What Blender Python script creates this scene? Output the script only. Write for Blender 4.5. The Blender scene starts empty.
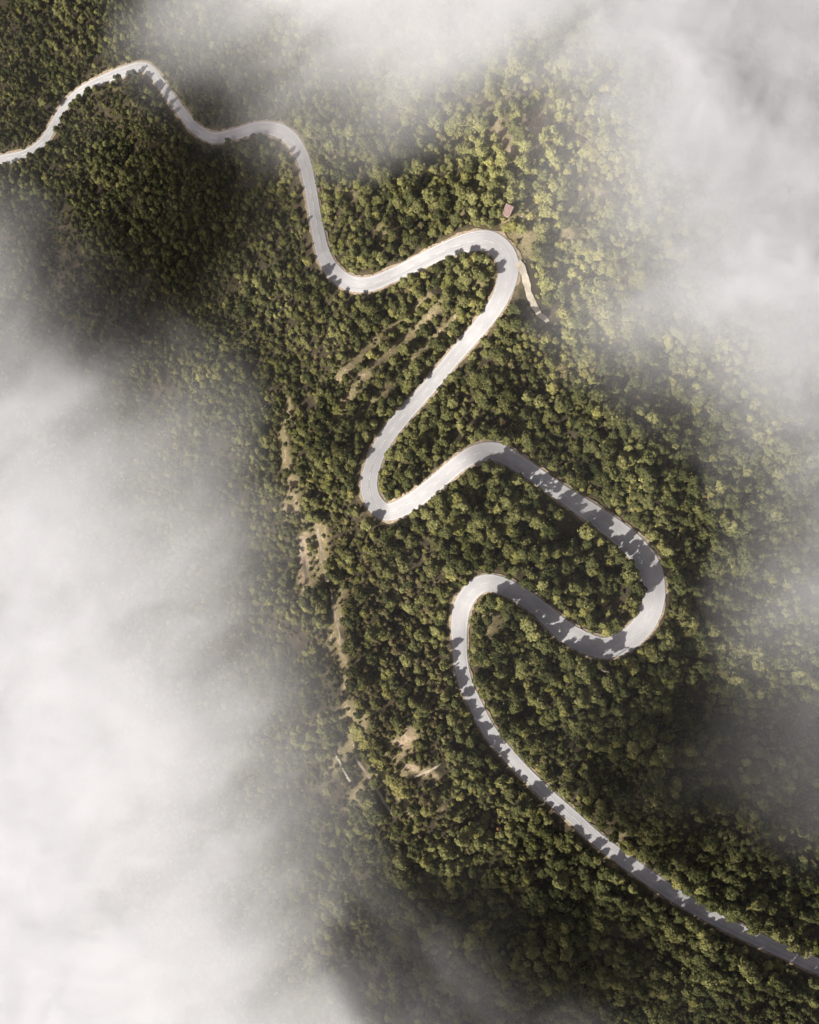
import bpy, math, random
import numpy as np
from mathutils import Vector

C = bpy.context.scene
COL = C.collection
rng = np.random.default_rng(11)
random.seed(11)

# ------------------------------------------------------------------ camera, sky, sun, exposure
CAM_Z = 340.0
F = 963.0                                   # focal length in pixels
cam_d = bpy.data.cameras.new('camera')
cam = bpy.data.objects.new('camera', cam_d)
COL.objects.link(cam)
cam.location = (0, 0, CAM_Z)
cam_d.sensor_fit = 'VERTICAL'
cam_d.sensor_height = 24.0
cam_d.lens = 24.0 * F / 1024.0
cam_d.clip_start = 1.0
cam_d.clip_end = 20000.0
C.camera = cam

SUN_EL = math.radians(33.0)
SHADOW = Vector((0.80, 0.60, 0)).normalized()      # ground direction the shadows fall in
world = bpy.data.worlds.new('World')
C.world = world
world.use_nodes = True
wn, wl = world.node_tree.nodes, world.node_tree.links
wn.clear()
sky = wn.new('ShaderNodeTexSky')
sky.sky_type = 'NISHITA'
sky.sun_disc = False
sky.sun_elevation = SUN_EL
sky.sun_rotation = math.atan2(-SHADOW.x, -SHADOW.y)
sky.dust_density = 4.0
hsv = wn.new('ShaderNodeHueSaturation')
hsv.inputs['Saturation'].default_value = 0.30
bg = wn.new('ShaderNodeBackground')
bg.inputs['Strength'].default_value = 0.053
wo = wn.new('ShaderNodeOutputWorld')
wl.new(sky.outputs[0], hsv.inputs['Color'])
tin = wn.new('ShaderNodeMix')          # slight magenta tint on the skylight, turns the shadows purplish
tin.data_type = 'RGBA'
tin.blend_type = 'MULTIPLY'
tin.inputs[0].default_value = 1.0
tin.inputs[7].default_value = (1.06, 0.965, 1.02, 1)
wl.new(hsv.outputs[0], tin.inputs[6])
wl.new(tin.outputs[2], bg.inputs['Color'])
wl.new(bg.outputs[0], wo.inputs['Surface'])

sun_d = bpy.data.lights.new('sun', 'SUN')
sun_d.energy = 4.4
sun_d.angle = math.radians(0.5)
sun_d.color = (1.0, 0.955, 0.885)
sun = bpy.data.objects.new('sun', sun_d)
COL.objects.link(sun)
sd = Vector((SHADOW.x * math.cos(SUN_EL), SHADOW.y * math.cos(SUN_EL), -math.sin(SUN_EL)))
sun.rotation_euler = sd.to_track_quat('-Z', 'Y').to_euler()

C.view_settings.view_transform = 'Standard'
C.view_settings.look = 'None'
C.view_settings.gamma = 1.0
C.view_settings.use_curve_mapping = False
C.view_settings.exposure = 1.10
C.render.engine = 'CYCLES'
cy = C.cycles
cy.max_bounces = 10
cy.diffuse_bounces = 3
cy.glossy_bounces = 2
cy.transmission_bounces = 3
cy.volume_bounces = 8
cy.transparent_max_bounces = 16
cy.use_denoising = True


# ------------------------------------------------------------------ helpers
def vnoise(x, y, seed):
    xi, yi = np.floor(x).astype(np.int64), np.floor(y).astype(np.int64)
    fx, fy = x - xi, y - yi
    fx, fy = fx * fx * fx * (fx * (fx * 6 - 15) + 10), fy * fy * fy * (fy * (fy * 6 - 15) + 10)

    def h(a, b):
        n = (a * 374761393 + b * 668265263 + seed * 974634777) & 0x7fffffff
        n = ((n ^ (n >> 13)) * 1274126177) & 0x7fffffff
        n = ((n ^ (n >> 16)) * 60493) & 0x7fffffff
        return (n % 65536) / 65535.0
    a, b, c, d = h(xi, yi), h(xi + 1, yi), h(xi, yi + 1), h(xi + 1, yi + 1)
    return (a * (1 - fx) + b * fx) * (1 - fy) + (c * (1 - fx) + d * fx) * fy


def fbm(x, y, seed, octs=4, gain=0.5):
    s = t = 0.0
    a = 1.0
    for k in range(octs):
        c, d = math.cos(0.9 * k + 0.4), math.sin(0.9 * k + 0.4)
        s = s + a * vnoise((x * c - y * d) * 2 ** k + 17.3 * k, (x * d + y * c) * 2 ** k - 9.1 * k, seed + k)
        t += a
        a *= gain
    return s / t


def sstep(a, b, x):
    t = np.clip((x - a) / (b - a), 0, 1)
    return t * t * (3 - 2 * t)


def cubic1(tab, t):
    """Catmull-Rom along the first axis of tab at fractional rows t."""
    n = tab.shape[0]
    t = np.clip(t, 0, n - 1 - 1e-6)
    i = np.floor(t).astype(int)
    f = t - i
    g = lambda k: np.clip(i + k, 0, n - 1)
    w = [(-f + 2 * f ** 2 - f ** 3) / 2, (2 - 5 * f ** 2 + 3 * f ** 3) / 2, (f + 4 * f ** 2 - 3 * f ** 3) / 2, (-f ** 2 + f ** 3) / 2]
    return [g(k) for k in (-1, 0, 1, 2)], w


def table2(tab, us, vs, u, v):
    """Smooth lookup of a table whose columns stand at us and rows at vs (evenly spaced)."""
    tab = np.asarray(tab, float)
    tu = (u - us[0]) / (us[1] - us[0])
    tv = (v - vs[0]) / (vs[1] - vs[0])
    iv, wv = cubic1(tab, tv)
    iu, wu = cubic1(tab.T, tu)
    out = 0.0
    for a in range(4):
        for b in range(4):
            out = out + wv[a] * wu[b] * tab[iv[a], iu[b]]
    return out


def smooth_line(pts, step=2.0):
    """Catmull-Rom through pts (rows of any width), resampled about every step in the first two columns."""
    p = np.asarray(pts, float)
    q = np.vstack([2 * p[0] - p[1], p, 2 * p[-1] - p[-2]])
    out = []
    for i in range(1, len(q) - 2):
        n = max(2, int(np.hypot(*(q[i + 1, :2] - q[i, :2])) / step))
        t = (np.arange(n) / n)[:, None]
        out.append(0.5 * (2 * q[i] + (q[i + 1] - q[i - 1]) * t + (2 * q[i - 1] - 5 * q[i] + 4 * q[i + 1] - q[i + 2]) * t ** 2
                          + (3 * q[i] - q[i - 1] - 3 * q[i + 1] + q[i + 2]) * t ** 3))
    return np.vstack(out + [p[-1:]])


def mesh_obj(name, verts, faces, mat=None, parent=None, smooth=False, uv=None):
    me = bpy.data.meshes.new(name)
    me.from_pydata([tuple(v) for v in verts], [], [tuple(f) for f in faces])
    if uv is not None:
        lay = me.uv_layers.new(name='UVMap')
        idx = np.empty(len(me.loops), dtype=np.int32)
        me.loops.foreach_get('vertex_index', idx)
        lay.data.foreach_set('uv', np.asarray(uv, np.float32)[idx].ravel())
    if smooth:
        me.polygons.foreach_set('use_smooth', [True] * len(me.polygons))
    for m in (mat if isinstance(mat, (list, tuple)) else [mat] if mat else []):
        me.materials.append(m)
    me.update()
    o = bpy.data.objects.new(name, me)
    COL.objects.link(o)
    if parent:
        o.parent = parent
    return o


def tag(o, label=None, cat=None, group=None, kind=None):
    if label: o['label'] = label
    if cat: o['category'] = cat
    if group: o['group'] = group
    if kind: o['kind'] = kind
    return o


def empty(name, loc, rz=0.0):
    o = bpy.data.objects.new(name, None)
    COL.objects.link(o)
    o.location = loc
    o.rotation_euler = (0, 0, rz)
    return o


# ------------------------------------------------------------------ materials
def new_mat(name):
    m = bpy.data.materials.new(name)
    m.use_nodes = True
    n, l = m.node_tree.nodes, m.node_tree.links
    n.clear()
    out = n.new('ShaderNodeOutputMaterial')
    return m, n, l, out


def noise_node(n, l, vec, scale, detail=4, rough=0.55):
    t = n.new('ShaderNodeTexNoise')
    t.inputs['Scale'].default_value = scale
    t.inputs['Detail'].default_value = detail
    t.inputs['Roughness'].default_value = rough
    if vec is not None:
        l.new(vec, t.inputs['Vector'])
    return t.outputs['Fac']


def ramp(n, l, fac, stops):
    r = n.new('ShaderNodeValToRGB')
    e = r.color_ramp.elements
    while len(e) < len(stops):
        e.new(0.5)
    for k, (p, c) in enumerate(stops):
        e[k].position = p
        e[k].color = (*c, 1)
    l.new(fac, r.inputs['Fac'])
    return r.outputs['Color']


def mixc(n, l, fac, a, b, mode='MIX'):
    m = n.new('ShaderNodeMix')
    m.data_type = 'RGBA'
    m.blend_type = mode
    for s, v in ((0, fac), (6, a), (7, b)):
        if hasattr(v, 'links') or hasattr(v, 'is_linked'):
            l.new(v, m.inputs[s])
        else:
            m.inputs[s].default_value = v if s == 0 else (*v, 1)
    return m.outputs[2]


def mathn(n, l, op, a, b=None, clamp=False):
    m = n.new('ShaderNodeMath')
    m.operation = op
    m.use_clamp = clamp
    for k, v in enumerate((a, b)):
        if v is None:
            continue
        if hasattr(v, 'is_linked'):
            l.new(v, m.inputs[k])
        else:
            m.inputs[k].default_value = v
    return m.outputs[0]


def leaf_mat(name, dark, light, dry=(0.20, 0.15, 0.06)):
    m, n, l, out = new_mat(name)
    oi = n.new('ShaderNodeObjectInfo')
    geo = n.new('ShaderNodeNewGeometry')
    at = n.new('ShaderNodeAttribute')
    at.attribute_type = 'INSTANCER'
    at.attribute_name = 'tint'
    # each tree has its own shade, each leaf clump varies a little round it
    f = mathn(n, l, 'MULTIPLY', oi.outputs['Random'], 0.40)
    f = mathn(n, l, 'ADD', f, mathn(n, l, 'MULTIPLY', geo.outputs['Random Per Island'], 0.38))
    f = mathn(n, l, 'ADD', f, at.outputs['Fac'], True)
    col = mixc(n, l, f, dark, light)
    d = mathn(n, l, 'GREATER_THAN', geo.outputs['Random Per Island'], 0.95)
    col = mixc(n, l, mathn(n, l, 'MULTIPLY', d, 0.6), col, dry)
    dif = n.new('ShaderNodeBsdfDiffuse')
    tr = n.new('ShaderNodeBsdfTranslucent')
    mx = n.new('ShaderNodeMixShader')
    mx.inputs[0].default_value = 0.18
    l.new(col, dif.inputs['Color'])
    l.new(col, tr.inputs['Color'])
    l.new(dif.outputs[0], mx.inputs[1])
    l.new(tr.outputs[0], mx.inputs[2])
    l.new(mx.outputs[0], out.inputs['Surface'])
    return m


def rough_mat(name, c1, c2, scale=3.0, rough=0.9, c3=None):
    m, n, l, out = new_mat(name)
    tc = n.new('ShaderNodeTexCoord')
    f = noise_node(n, l, tc.outputs['Object'], scale, 5, 0.6)
    stops = [(0.32, c1), (0.68, c2)] + ([(0.8, c3)] if c3 else [])
    col = ramp(n, l, f, stops)
    b = n.new('ShaderNodeBsdfPrincipled')
    b.inputs['Roughness'].default_value = rough
    b.inputs['Specular IOR Level'].default_value = 0.2
    l.new(col, b.inputs['Base Color'])
    bp = n.new('ShaderNodeBump')
    bp.inputs['Strength'].default_value = 0.4
    bp.inputs['Distance'].default_value = 0.053
    l.new(f, bp.inputs['Height'])
    l.new(bp.outputs[0], b.inputs['Normal'])
    l.new(b.outputs[0], out.inputs['Surface'])
    return m


M_OLIVE = leaf_mat('olive_leaves', (0.038, 0.040, 0.013), (0.285, 0.278, 0.108))
M_GREEN = leaf_mat('green_leaves', (0.024, 0.029, 0.011), (0.150, 0.154, 0.060))
M_YELLOW = leaf_mat('yellow_green_leaves', (0.085, 0.085, 0.022), (0.340, 0.315, 0.115))
M_BROWN = leaf_mat('brownish_needles', (0.050, 0.042, 0.018), (0.215, 0.180, 0.088))
M_RUST = leaf_mat('rusty_leaves', (0.22, 0.11, 0.04), (0.36, 0.20, 0.08))
M_BARK = rough_mat('bark', (0.05, 0.035, 0.025), (0.12, 0.09, 0.065), 4.0)
M_ROCK = rough_mat('pale_rock', (0.22, 0.20, 0.17), (0.42, 0.39, 0.34), 2.0)
M_EARTH = rough_mat('track_dirt', (0.29, 0.255, 0.20), (0.46, 0.41, 0.33), 0.5)
M_PATH = rough_mat('path_dirt', (0.19, 0.155, 0.11), (0.36, 0.30, 0.225), 0.5)
M_SHOULDER = rough_mat('shoulder_gravel', (0.16, 0.12, 0.075), (0.36, 0.29, 0.21), 1.3)
M_WOOD = rough_mat('grey_wood', (0.16, 0.13, 0.10), (0.34, 0.29, 0.24), 5.0)
M_ROOF = rough_mat('faded_red_roof', (0.27, 0.18, 0.155), (0.40, 0.29, 0.26), 2.5)
M_WALL = rough_mat('plank_wall', (0.18, 0.14, 0.10), (0.30, 0.25, 0.19), 4.0)
M_STONE = rough_mat('terrace_stone', (0.24, 0.21, 0.16), (0.48, 0.42, 0.33), 1.6)
M_PAINT = rough_mat('worn_road_paint', (0.36, 0.36, 0.35), (0.56, 0.56, 0.55), 0.9)


def asphalt_mat():
    m, n, l, out = new_mat('pale_worn_asphalt')
    tc = n.new('ShaderNodeTexCoord')
    sep = n.new('ShaderNodeSeparateXYZ')
    l.new(tc.outputs['UV'], sep.inputs[0])
    big = noise_node(n, l, tc.outputs['Object'], 0.07, 5, 0.6)
    fine = noise_node(n, l, tc.outputs['Object'], 2.2, 4, 0.6)
    col = ramp(n, l, big, [(0.25, (0.24, 0.237, 0.24)), (0.72, (0.38, 0.375, 0.377))])
    # wheel tracks: four darker polished lanes along the road
    w = mathn(n, l, 'MULTIPLY', sep.outputs['X'], 25.13)
    w = mathn(n, l, 'COSINE', w)
    w = mathn(n, l, 'MULTIPLY', mathn(n, l, 'ADD', w, 1.0), 0.5)
    st = n.new('ShaderNodeCombineXYZ')
    l.new(mathn(n, l, 'MULTIPLY', sep.outputs['X'], 14.0), st.inputs[0])
    l.new(mathn(n, l, 'MULTIPLY', sep.outputs['Y'], 0.03), st.inputs[1])
    streak = noise_node(n, l, st.outputs[0], 1.0, 4, 0.65)
    k = mathn(n, l, 'MULTIPLY', mathn(n, l, 'MULTIPLY', w, streak), 0.40)
    col = mixc(n, l, k, col, (0.24, 0.23, 0.23))
    col = mixc(n, l, mathn(n, l, 'MULTIPLY', fine, 0.28), col, (0.25, 0.24, 0.23))
    # repair patches
    pt = noise_node(n, l, st.outputs[0], 0.55, 1, 0.3)
    pk = mathn(n, l, 'GREATER_THAN', pt, 0.66)
    col = mixc(n, l, mathn(n, l, 'MULTIPLY', pk, 0.45), col, (0.20, 0.195, 0.195))
    b = n.new('ShaderNodeBsdfPrincipled')
    b.inputs['Roughness'].default_value = 0.85
    b.inputs['Specular IOR Level'].default_value = 0.25
    l.new(col, b.inputs['Base Color'])
    l.new(b.outputs[0], out.inputs['Surface'])
    return m


def ground_mat():
    m, n, l, out = new_mat('forest_floor')
    tc = n.new('ShaderNodeTexCoord')
    at = n.new('ShaderNodeAttribute')
    at.attribute_name = 'bare'
    big = noise_node(n, l, tc.outputs['Object'], 0.05, 5, 0.6)
    mid = noise_node(n, l, tc.outputs['Object'], 0.35, 5, 0.65)
    fine = noise_node(n, l, tc.outputs['Object'], 2.0, 5, 0.7)
    litter = ramp(n, l, mid, [(0.30, (0.020, 0.016, 0.010)), (0.55, (0.038, 0.030, 0.018)), (0.75, (0.080, 0.060, 0.038))])
    grass = ramp(n, l, fine, [(0.30, (0.070, 0.060, 0.028)), (0.52, (0.15, 0.125, 0.065)), (0.74, (0.27, 0.215, 0.135))])
    earth = ramp(n, l, mathn(n, l, 'MULTIPLY', mathn(n, l, 'ADD', mid, fine), 0.5),
                 [(0.36, (0.16, 0.125, 0.07)), (0.52, (0.27, 0.205, 0.14)), (0.66, (0.40, 0.31, 0.235))])
    g = mathn(n, l, 'ADD', at.outputs['Fac'], mathn(n, l, 'MULTIPLY', mathn(n, l, 'SUBTRACT', big, 0.5), 0.35))
    g1 = mathn(n, l, 'MULTIPLY', g, 2.0, True)
    g2 = mathn(n, l, 'MULTIPLY', mathn(n, l, 'ADD', mathn(n, l, 'SUBTRACT', g, 0.62), mathn(n, l, 'MULTIPLY', mathn(n, l, 'SUBTRACT', mid, 0.5), 1.4)), 2.6, True)
    col = mixc(n, l, g1, litter, grass)
    col = mixc(n, l, g2, col, earth)
    b = n.new('ShaderNodeBsdfPrincipled')
    b.inputs['Roughness'].default_value = 0.95
    b.inputs['Specular IOR Level'].default_value = 0.1
    l.new(col, b.inputs['Base Color'])
    bp = n.new('ShaderNodeBump')
    bp.inputs['Strength'].default_value = 0.8
    bp.inputs['Distance'].default_value = 0.35
    l.new(mathn(n, l, 'ADD', mid, fine), bp.inputs['Height'])
    l.new(bp.outputs[0], b.inputs['Normal'])
    l.new(b.outputs[0], out.inputs['Surface'])
    return m


def mist_mat(name, density, col, aniso=0.0):
    m, n, l, out = new_mat(name)
    v = n.new('ShaderNodeVolumePrincipled')
    v.inputs['Color'].default_value = (*col, 1)
    v.inputs['Density'].default_value = density
    v.inputs['Anisotropy'].default_value = aniso
    l.new(v.outputs[0], out.inputs['Volume'])
    return m


# ------------------------------------------------------------------ the lie of the land
# The hillside is laid out over (u, v), a survey grid whose lines fan out from above the site; h is the height in metres.
HU, HV = np.arange(-200, 1101, 200), np.arange(-200, 1301, 200)
HT = [  # u: -200  0    200   400   600   800  1000
    [-125, -112, -92, -45, -18, -22, -40],     # v -200
    [-118, -100, -76, -22,   6,   2, -18],     # v    0
    [-108,  -88, -52,   2,  22,  14,  -8],     # v  200
    [-104,  -78, -34,   8,  14,   8, -12],     # v  400
    [-104,  -78, -36,   6,   6,  -4, -22],     # v  600
    [-106,  -82, -42,   0,   2, -10, -28],     # v  800
    [-110,  -88, -50, -12,  -8, -16, -34],     # v 1000
    [-118,  -96, -62, -26, -20, -26, -44],     # v 1200
]


def base_h(u, v):
    h = table2(HT, HU, HV, u, v)
    # spurs and gullies running down the slopes
    q = fbm(u / 95.0 + 0.3 * v / 95.0, v / 130.0, 5, 3)
    h = h + 20.0 * (q - 0.5) + 9.0 * (fbm(u / 42.0, v / 42.0, 9, 3) - 0.5)
    return h


def xyz(u, v, h):
    D = (CAM_Z - h) / F
    return np.stack([(u - 409.5) * D, (512.0 - v) * D, h + 0 * D], -1)


ROAD = [  # u, v, width in the same units
    (-330, 214, 13), (-240, 212, 13), (-150, 190, 13), (-60, 172, 13), (0, 160, 13), (25, 154, 12), (42, 143, 12), (53, 126, 11), (65, 106, 11), (80, 92, 12), (100, 81, 13), (125, 71, 14),
    (141, 67, 14), (151, 71, 14), (160, 82, 13), (175, 103, 13), (192, 125, 14), (204, 134, 15), (216, 138, 15), (235, 134, 15),
    (258, 128, 16), (277, 130, 17), (291, 139, 17), (303, 158, 15), (310, 185, 14), (316, 220, 14), (323, 252, 16), (333, 271, 18),
    (350, 283, 18), (370, 284, 17), (393, 275, 16), (420, 262, 17), (448, 249, 19), (470, 242, 22), (488, 241, 24), (501, 249, 25),
    (508, 263, 25), (507, 281, 22), (497, 304, 19), (480, 327, 18), (455, 356, 17), (430, 386, 17), (405, 414, 18), (386, 438, 18),
    (374, 462, 18), (369, 484, 19), (374, 502, 20), (388, 512, 20), (410, 503, 20), (435, 484, 19), (460, 463, 19), (479, 453, 21),
    (498, 452, 21), (518, 463, 19), (543, 480, 18), (566, 496, 19), (590, 512, 22), (614, 529, 24), (634, 546, 26), (648, 565, 27),
    (654, 586, 26), (652, 608, 25), (641, 628, 25), (624, 642, 25), (604, 648, 24), (582, 641, 24), (562, 629, 23), (542, 611, 20),
    (522, 596, 19), (503, 586, 20), (486, 583, 20), (473, 590, 20), (463, 605, 20), (459.5, 624, 19), (459.5, 643, 17), (461, 662, 16),
    (465, 681, 16), (473, 699, 16), (489, 730, 17), (515, 762, 17), (544, 791, 17), (572, 816, 17), (596, 838, 18), (629, 863, 19),
    (663, 887, 19), (696, 908, 18), (734, 928, 18), (772, 946, 18), (800, 958, 19), (822, 968, 20), (870, 988, 20), (950, 1014, 20)]
road = smooth_line(ROAD, 2.0)
road[:, 2] *= 0.88 - 0.15 * (1 - sstep(220, 320, road[:, 0])) - 0.12 * sstep(660, 780, road[:, 1])
road_arc = np.concatenate([[0], np.cumsum(np.hypot(*np.diff(road[:, :2], axis=0).T))])
rh = base_h(road[:, 0], road[:, 1])
ker = np.hanning(45); ker /= ker.sum()
road_h = np.convolve(np.pad(rh, 22, mode='edge'), ker, 'valid')
TRACK = smooth_line([(517.5, 262, 9), (520.5, 266, 7), (524, 273, 6.5), (527, 286, 6), (531, 299, 6), (538, 312, 6), (548, 322, 5)], 2.0)
track_h = base_h(TRACK[:, 0], TRACK[:, 1])
k0 = np.argmin(np.hypot(road[:, 0] - 508, road[:, 1] - 263))
track_h = track_h + (road_h[k0] - track_h[0]) * np.clip(1 - np.arange(len(TRACK)) / 12.0, 0, 1)


def nearest(line, u, v, chunk=20000):
    u, v = np.ravel(u), np.ravel(v)
    d, i = np.empty(len(u)), np.empty(len(u), int)
    for a in range(0, len(u), chunk):
        D = (u[a:a + chunk, None] - line[None, :, 0]) ** 2 + (v[a:a + chunk, None] - line[None, :, 1]) ** 2
        k = D.argmin(1)
        i[a:a + chunk] = k
        d[a:a + chunk] = np.sqrt(D[np.arange(len(k)), k])
    return d, i


def axis(lo, hi, step, far):
    mid = np.arange(lo, hi + step / 2, step)
    ext, s, x = [], step, 0.0
    while x < far:
        s *= 1.35
        x += s
        ext.append(x)
    ext = np.array(ext)
    return np.concatenate([lo - ext[::-1], mid, hi + ext])


GU, GV = axis(-220, 1040, 5.0, 9000), axis(-220, 1244, 5.0, 9000)
UU, VV = np.meshgrid(GU, GV)
H = base_h(np.clip(UU, -200, 1000), np.clip(VV, -200, 1200))
dr, ir = nearest(road, UU, VV)
dr, ir = dr.reshape(H.shape), ir.reshape(H.shape)
half = road[ir, 2] / 2
w = 1 - sstep(half + 3.5, half + 19, dr)
H = H * (1 - w) + (road_h[ir] - 0.55) * w
dt, it = nearest(TRACK, UU, VV)
dt, it = dt.reshape(H.shape), it.reshape(H.shape)
w = (1 - sstep(TRACK[it, 2] / 2 + 2.5, TRACK[it, 2] / 2 + 12, dt)) * sstep(half + 2, half + 10, dr)
H = H * (1 - w) + (track_h[it] - 0.35) * w


def ground_h(u, v):
    u, v = np.atleast_1d(np.asarray(u, float)), np.atleast_1d(np.asarray(v, float))
    a = np.clip(np.searchsorted(GU, u) - 1, 0, len(GU) - 2)
    b = np.clip(np.searchsorted(GV, v) - 1, 0, len(GV) - 2)
    fu, fv = (u - GU[a]) / (GU[a + 1] - GU[a]), (v - GV[b]) / (GV[b + 1] - GV[b])
    return (H[b, a] * (1 - fu) + H[b, a + 1] * fu) * (1 - fv) + (H[b + 1, a] * (1 - fu) + H[b + 1, a + 1] * fu) * fv


def at(u, v, dz=0.0):
    h = float(ground_h(u, v)[0])
    p = xyz(np.array(u, float), np.array(v, float), np.array(h))
    return Vector((float(p[0]), float(p[1]), h + dz))


# clearings: u, v, radius along, radius across, turn in degrees, bareness, how far trees thin out
CLEAR = [
    (518, 214, 24, 17, 20, 0.62, 0.85), (502, 238, 26, 8, 10, 0.55, 0.7), (528, 240, 9, 20, 0, 0.55, 0.8), (545, 128, 26, 15, -30, 0.85, 0.8),
    (505, 140, 22, 12, -40, 0.80, 0.75), (575, 148, 22, 12, 20, 0.72, 0.7), (520, 172, 26, 9, -35, 0.80, 0.75), (490, 118, 18, 12, -30, 0.7, 0.6),
    (605, 197, 16, 6, -35, 0.95, 0.95), (568, 236, 7, 9, 0, 0.75, 0.9), (490, 622, 13, 13, 0, 0.62, 0.95), (478, 273, 12, 18, 15, 0.6, 0.6),
    (292, 497, 9, 26, -15, 0.66, 0.7), (287, 462, 5, 22, 8, 0.6, 0.5), (305, 560, 7, 34, -4, 0.88, 0.9), (317, 555, 12, 36, -8, 0.70, 0.9), (335, 622, 6, 44, -10, 0.6, 0.6),
    (345, 748, 9, 40, -32, 0.58, 0.65), (372, 775, 8, 46, -34, 0.52, 0.65), (350, 712, 22, 7, 20, 0.45, 0.5), (405, 742, 11, 17, -15, 0.92, 0.9), (424, 772, 22, 5, -22, 0.88, 0.9),
    (398, 770, 8, 14, 0, 0.7, 0.6), (332, 425, 16, 7, -25, 0.7, 0.6), (445, 800, 7, 16, -25, 0.7, 0.7), (470, 575, 10, 6, 0, 0.5, 0.6), (612, 866, 8, 4, -30, 0.75, 0.8),
    (350, 192, 14, 7, 0, 0.5, 0.6), (388, 230, 12, 9, -20, 0.6, 0.7), (620, 836, 12, 5, 40, 0.5, 0.7), (455, 215, 10, 6, 0, 0.5, 0.5), (118, 92, 8, 3, 0, 0.4, 0.4), (566, 527, 14, 14, 0, 0.1, 0.97), (617, 598, 12, 16, 10, 0.1, 0.9),
]
TRAILS = [smooth_line([(440, 304, 2.6), (424, 322, 2.8), (402, 342, 2.8), (378, 364, 2.8), (358, 384, 2.8), (345, 402, 2.6), (334, 420, 2.4)], 3),
          smooth_line([(428, 296, 2), (404, 318, 2.2), (380, 338, 2.2), (360, 356, 2), (338, 378, 2)], 3),
          smooth_line([(462, 310, 1.6), (440, 332, 1.8), (414, 358, 2), (390, 384, 2), (366, 410, 1.8), (350, 430, 1.6)], 3),
          smooth_line([(290, 400, 2), (284, 430, 2.4), (286, 462, 2.6), (292, 492, 2.6), (300, 520, 2.4)], 3),
          smooth_line([(352, 726, 1.8), (366, 748, 2.2), (384, 774, 2.2), (400, 796, 2), (412, 816, 1.8)], 3),
          smooth_line([(338, 640, 1.8), (344, 668, 1.8), (346, 700, 1.8), (350, 722, 1.8)], 3)]


def field(u, v):
    """(bareness, tree thinning) of the ground at u, v."""
    bare, thin = np.zeros_like(u), np.zeros_like(u)
    wob = 0.55 * (fbm(u / 14.0, v / 14.0, 71, 3) - 0.5)
    for (cu, cv, a, b, t, br, th) in CLEAR:
        t = math.radians(-t)
        x, y = u - cu, v - cv
        p = (x * math.cos(t) + y * math.sin(t)) / a
        q = (-x * math.sin(t) + y * math.cos(t)) / b
        k = 1 - sstep(0.75, 1.25, np.sqrt(p * p + q * q) + wob)
        bare = np.maximum(bare, br * k)
        thin = np.maximum(thin, th * k)
    for tr in TRAILS:
        d, i = nearest(tr, u, v)
        k = 1 - sstep(1.2, 2.8, (d / tr[i, 2]).reshape(u.shape) + wob)
        bare = np.maximum(bare, 0.70 * k)
        thin = np.maximum(thin, 0.95 * k)
    # the dry, open hilltop at the upper right
    k = np.exp(-(((u - 530) / 62) ** 2 + ((v - 148) / 58) ** 2)) * (0.55 + 0.9 * fbm(u / 24.0, v / 24.0, 77, 3))
    bare = np.maximum(bare, np.clip(0.68 * k, 0, 0.8))
    thin = np.maximum(thin, np.clip(0.80 * k, 0, 0.92))
    return bare, thin


bare, _ = field(UU, VV)
bare = np.maximum(bare, 0.34 * (1 - sstep(half + 2, half + 6, dr)))
P = xyz(UU, VV, H).reshape(-1, 3)
nv_, nu_ = H.shape
ii = (np.arange(nv_ - 1)[:, None] * nu_ + np.arange(nu_ - 1)[None, :]).ravel()
gf = np.stack([ii, ii + nu_, ii + nu_ + 1, ii + 1], -1)
ground = mesh_obj('hillside', P, gf, ground_mat(), smooth=True)
tag(ground, 'wooded mountain hillside under the winding road', kind='structure')
ba = ground.data.attributes.new('bare', 'FLOAT', 'POINT')
ba.data.foreach_set('value', bare.ravel().astype(np.float32))


def ribbon(name, line, hs, half_w, mat, across, dz, wobble=0.0, seed=1, crown=0.0, offset=0.0, keep=None):
    """A strip of surface along a line; half_w in line units."""
    L = line[:, :2]
    t = np.gradient(L, axis=0)
    t /= np.linalg.norm(t, axis=1)[:, None]
    nrm = np.stack([-t[:, 1], t[:, 0]], -1)
    ss = np.linspace(-1, 1, across)
    arc = np.concatenate([[0], np.cumsum(np.hypot(*np.diff(L, axis=0).T))])
    rows, uvs = [], []
    for s in ss:
        wv = half_w * (1 + wobble * (fbm(arc / 6.0, arc * 0 + s * 3.0, seed, 3) - 0.5) * (abs(s) > 0.9))
        q = L + nrm * (s * wv + offset)[:, None]
        rows.append(xyz(q[:, 0], q[:, 1], hs + dz - crown * s * s))
        uvs.append(np.stack([np.full(len(L), (s + 1) / 2), arc * 0.35], -1))
    V = np.stack(rows, 1).reshape(-1, 3)
    U = np.stack(uvs, 1).reshape(-1, 2)
    fs = []
    for i in range(len(L) - 1):
        if keep is not None and not keep(arc[i]):
            continue
        for j in range(across - 1):
            a = i * across + j
            fs.append((a, a + across, a + across + 1, a + 1))
    o = mesh_obj(name, V, fs, mat, smooth=True, uv=U)
    # make the strip face upward
    me = o.data
    if len(me.polygons) and me.polygons[0].normal.z < 0:
        me.flip_normals()
    return o


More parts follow.
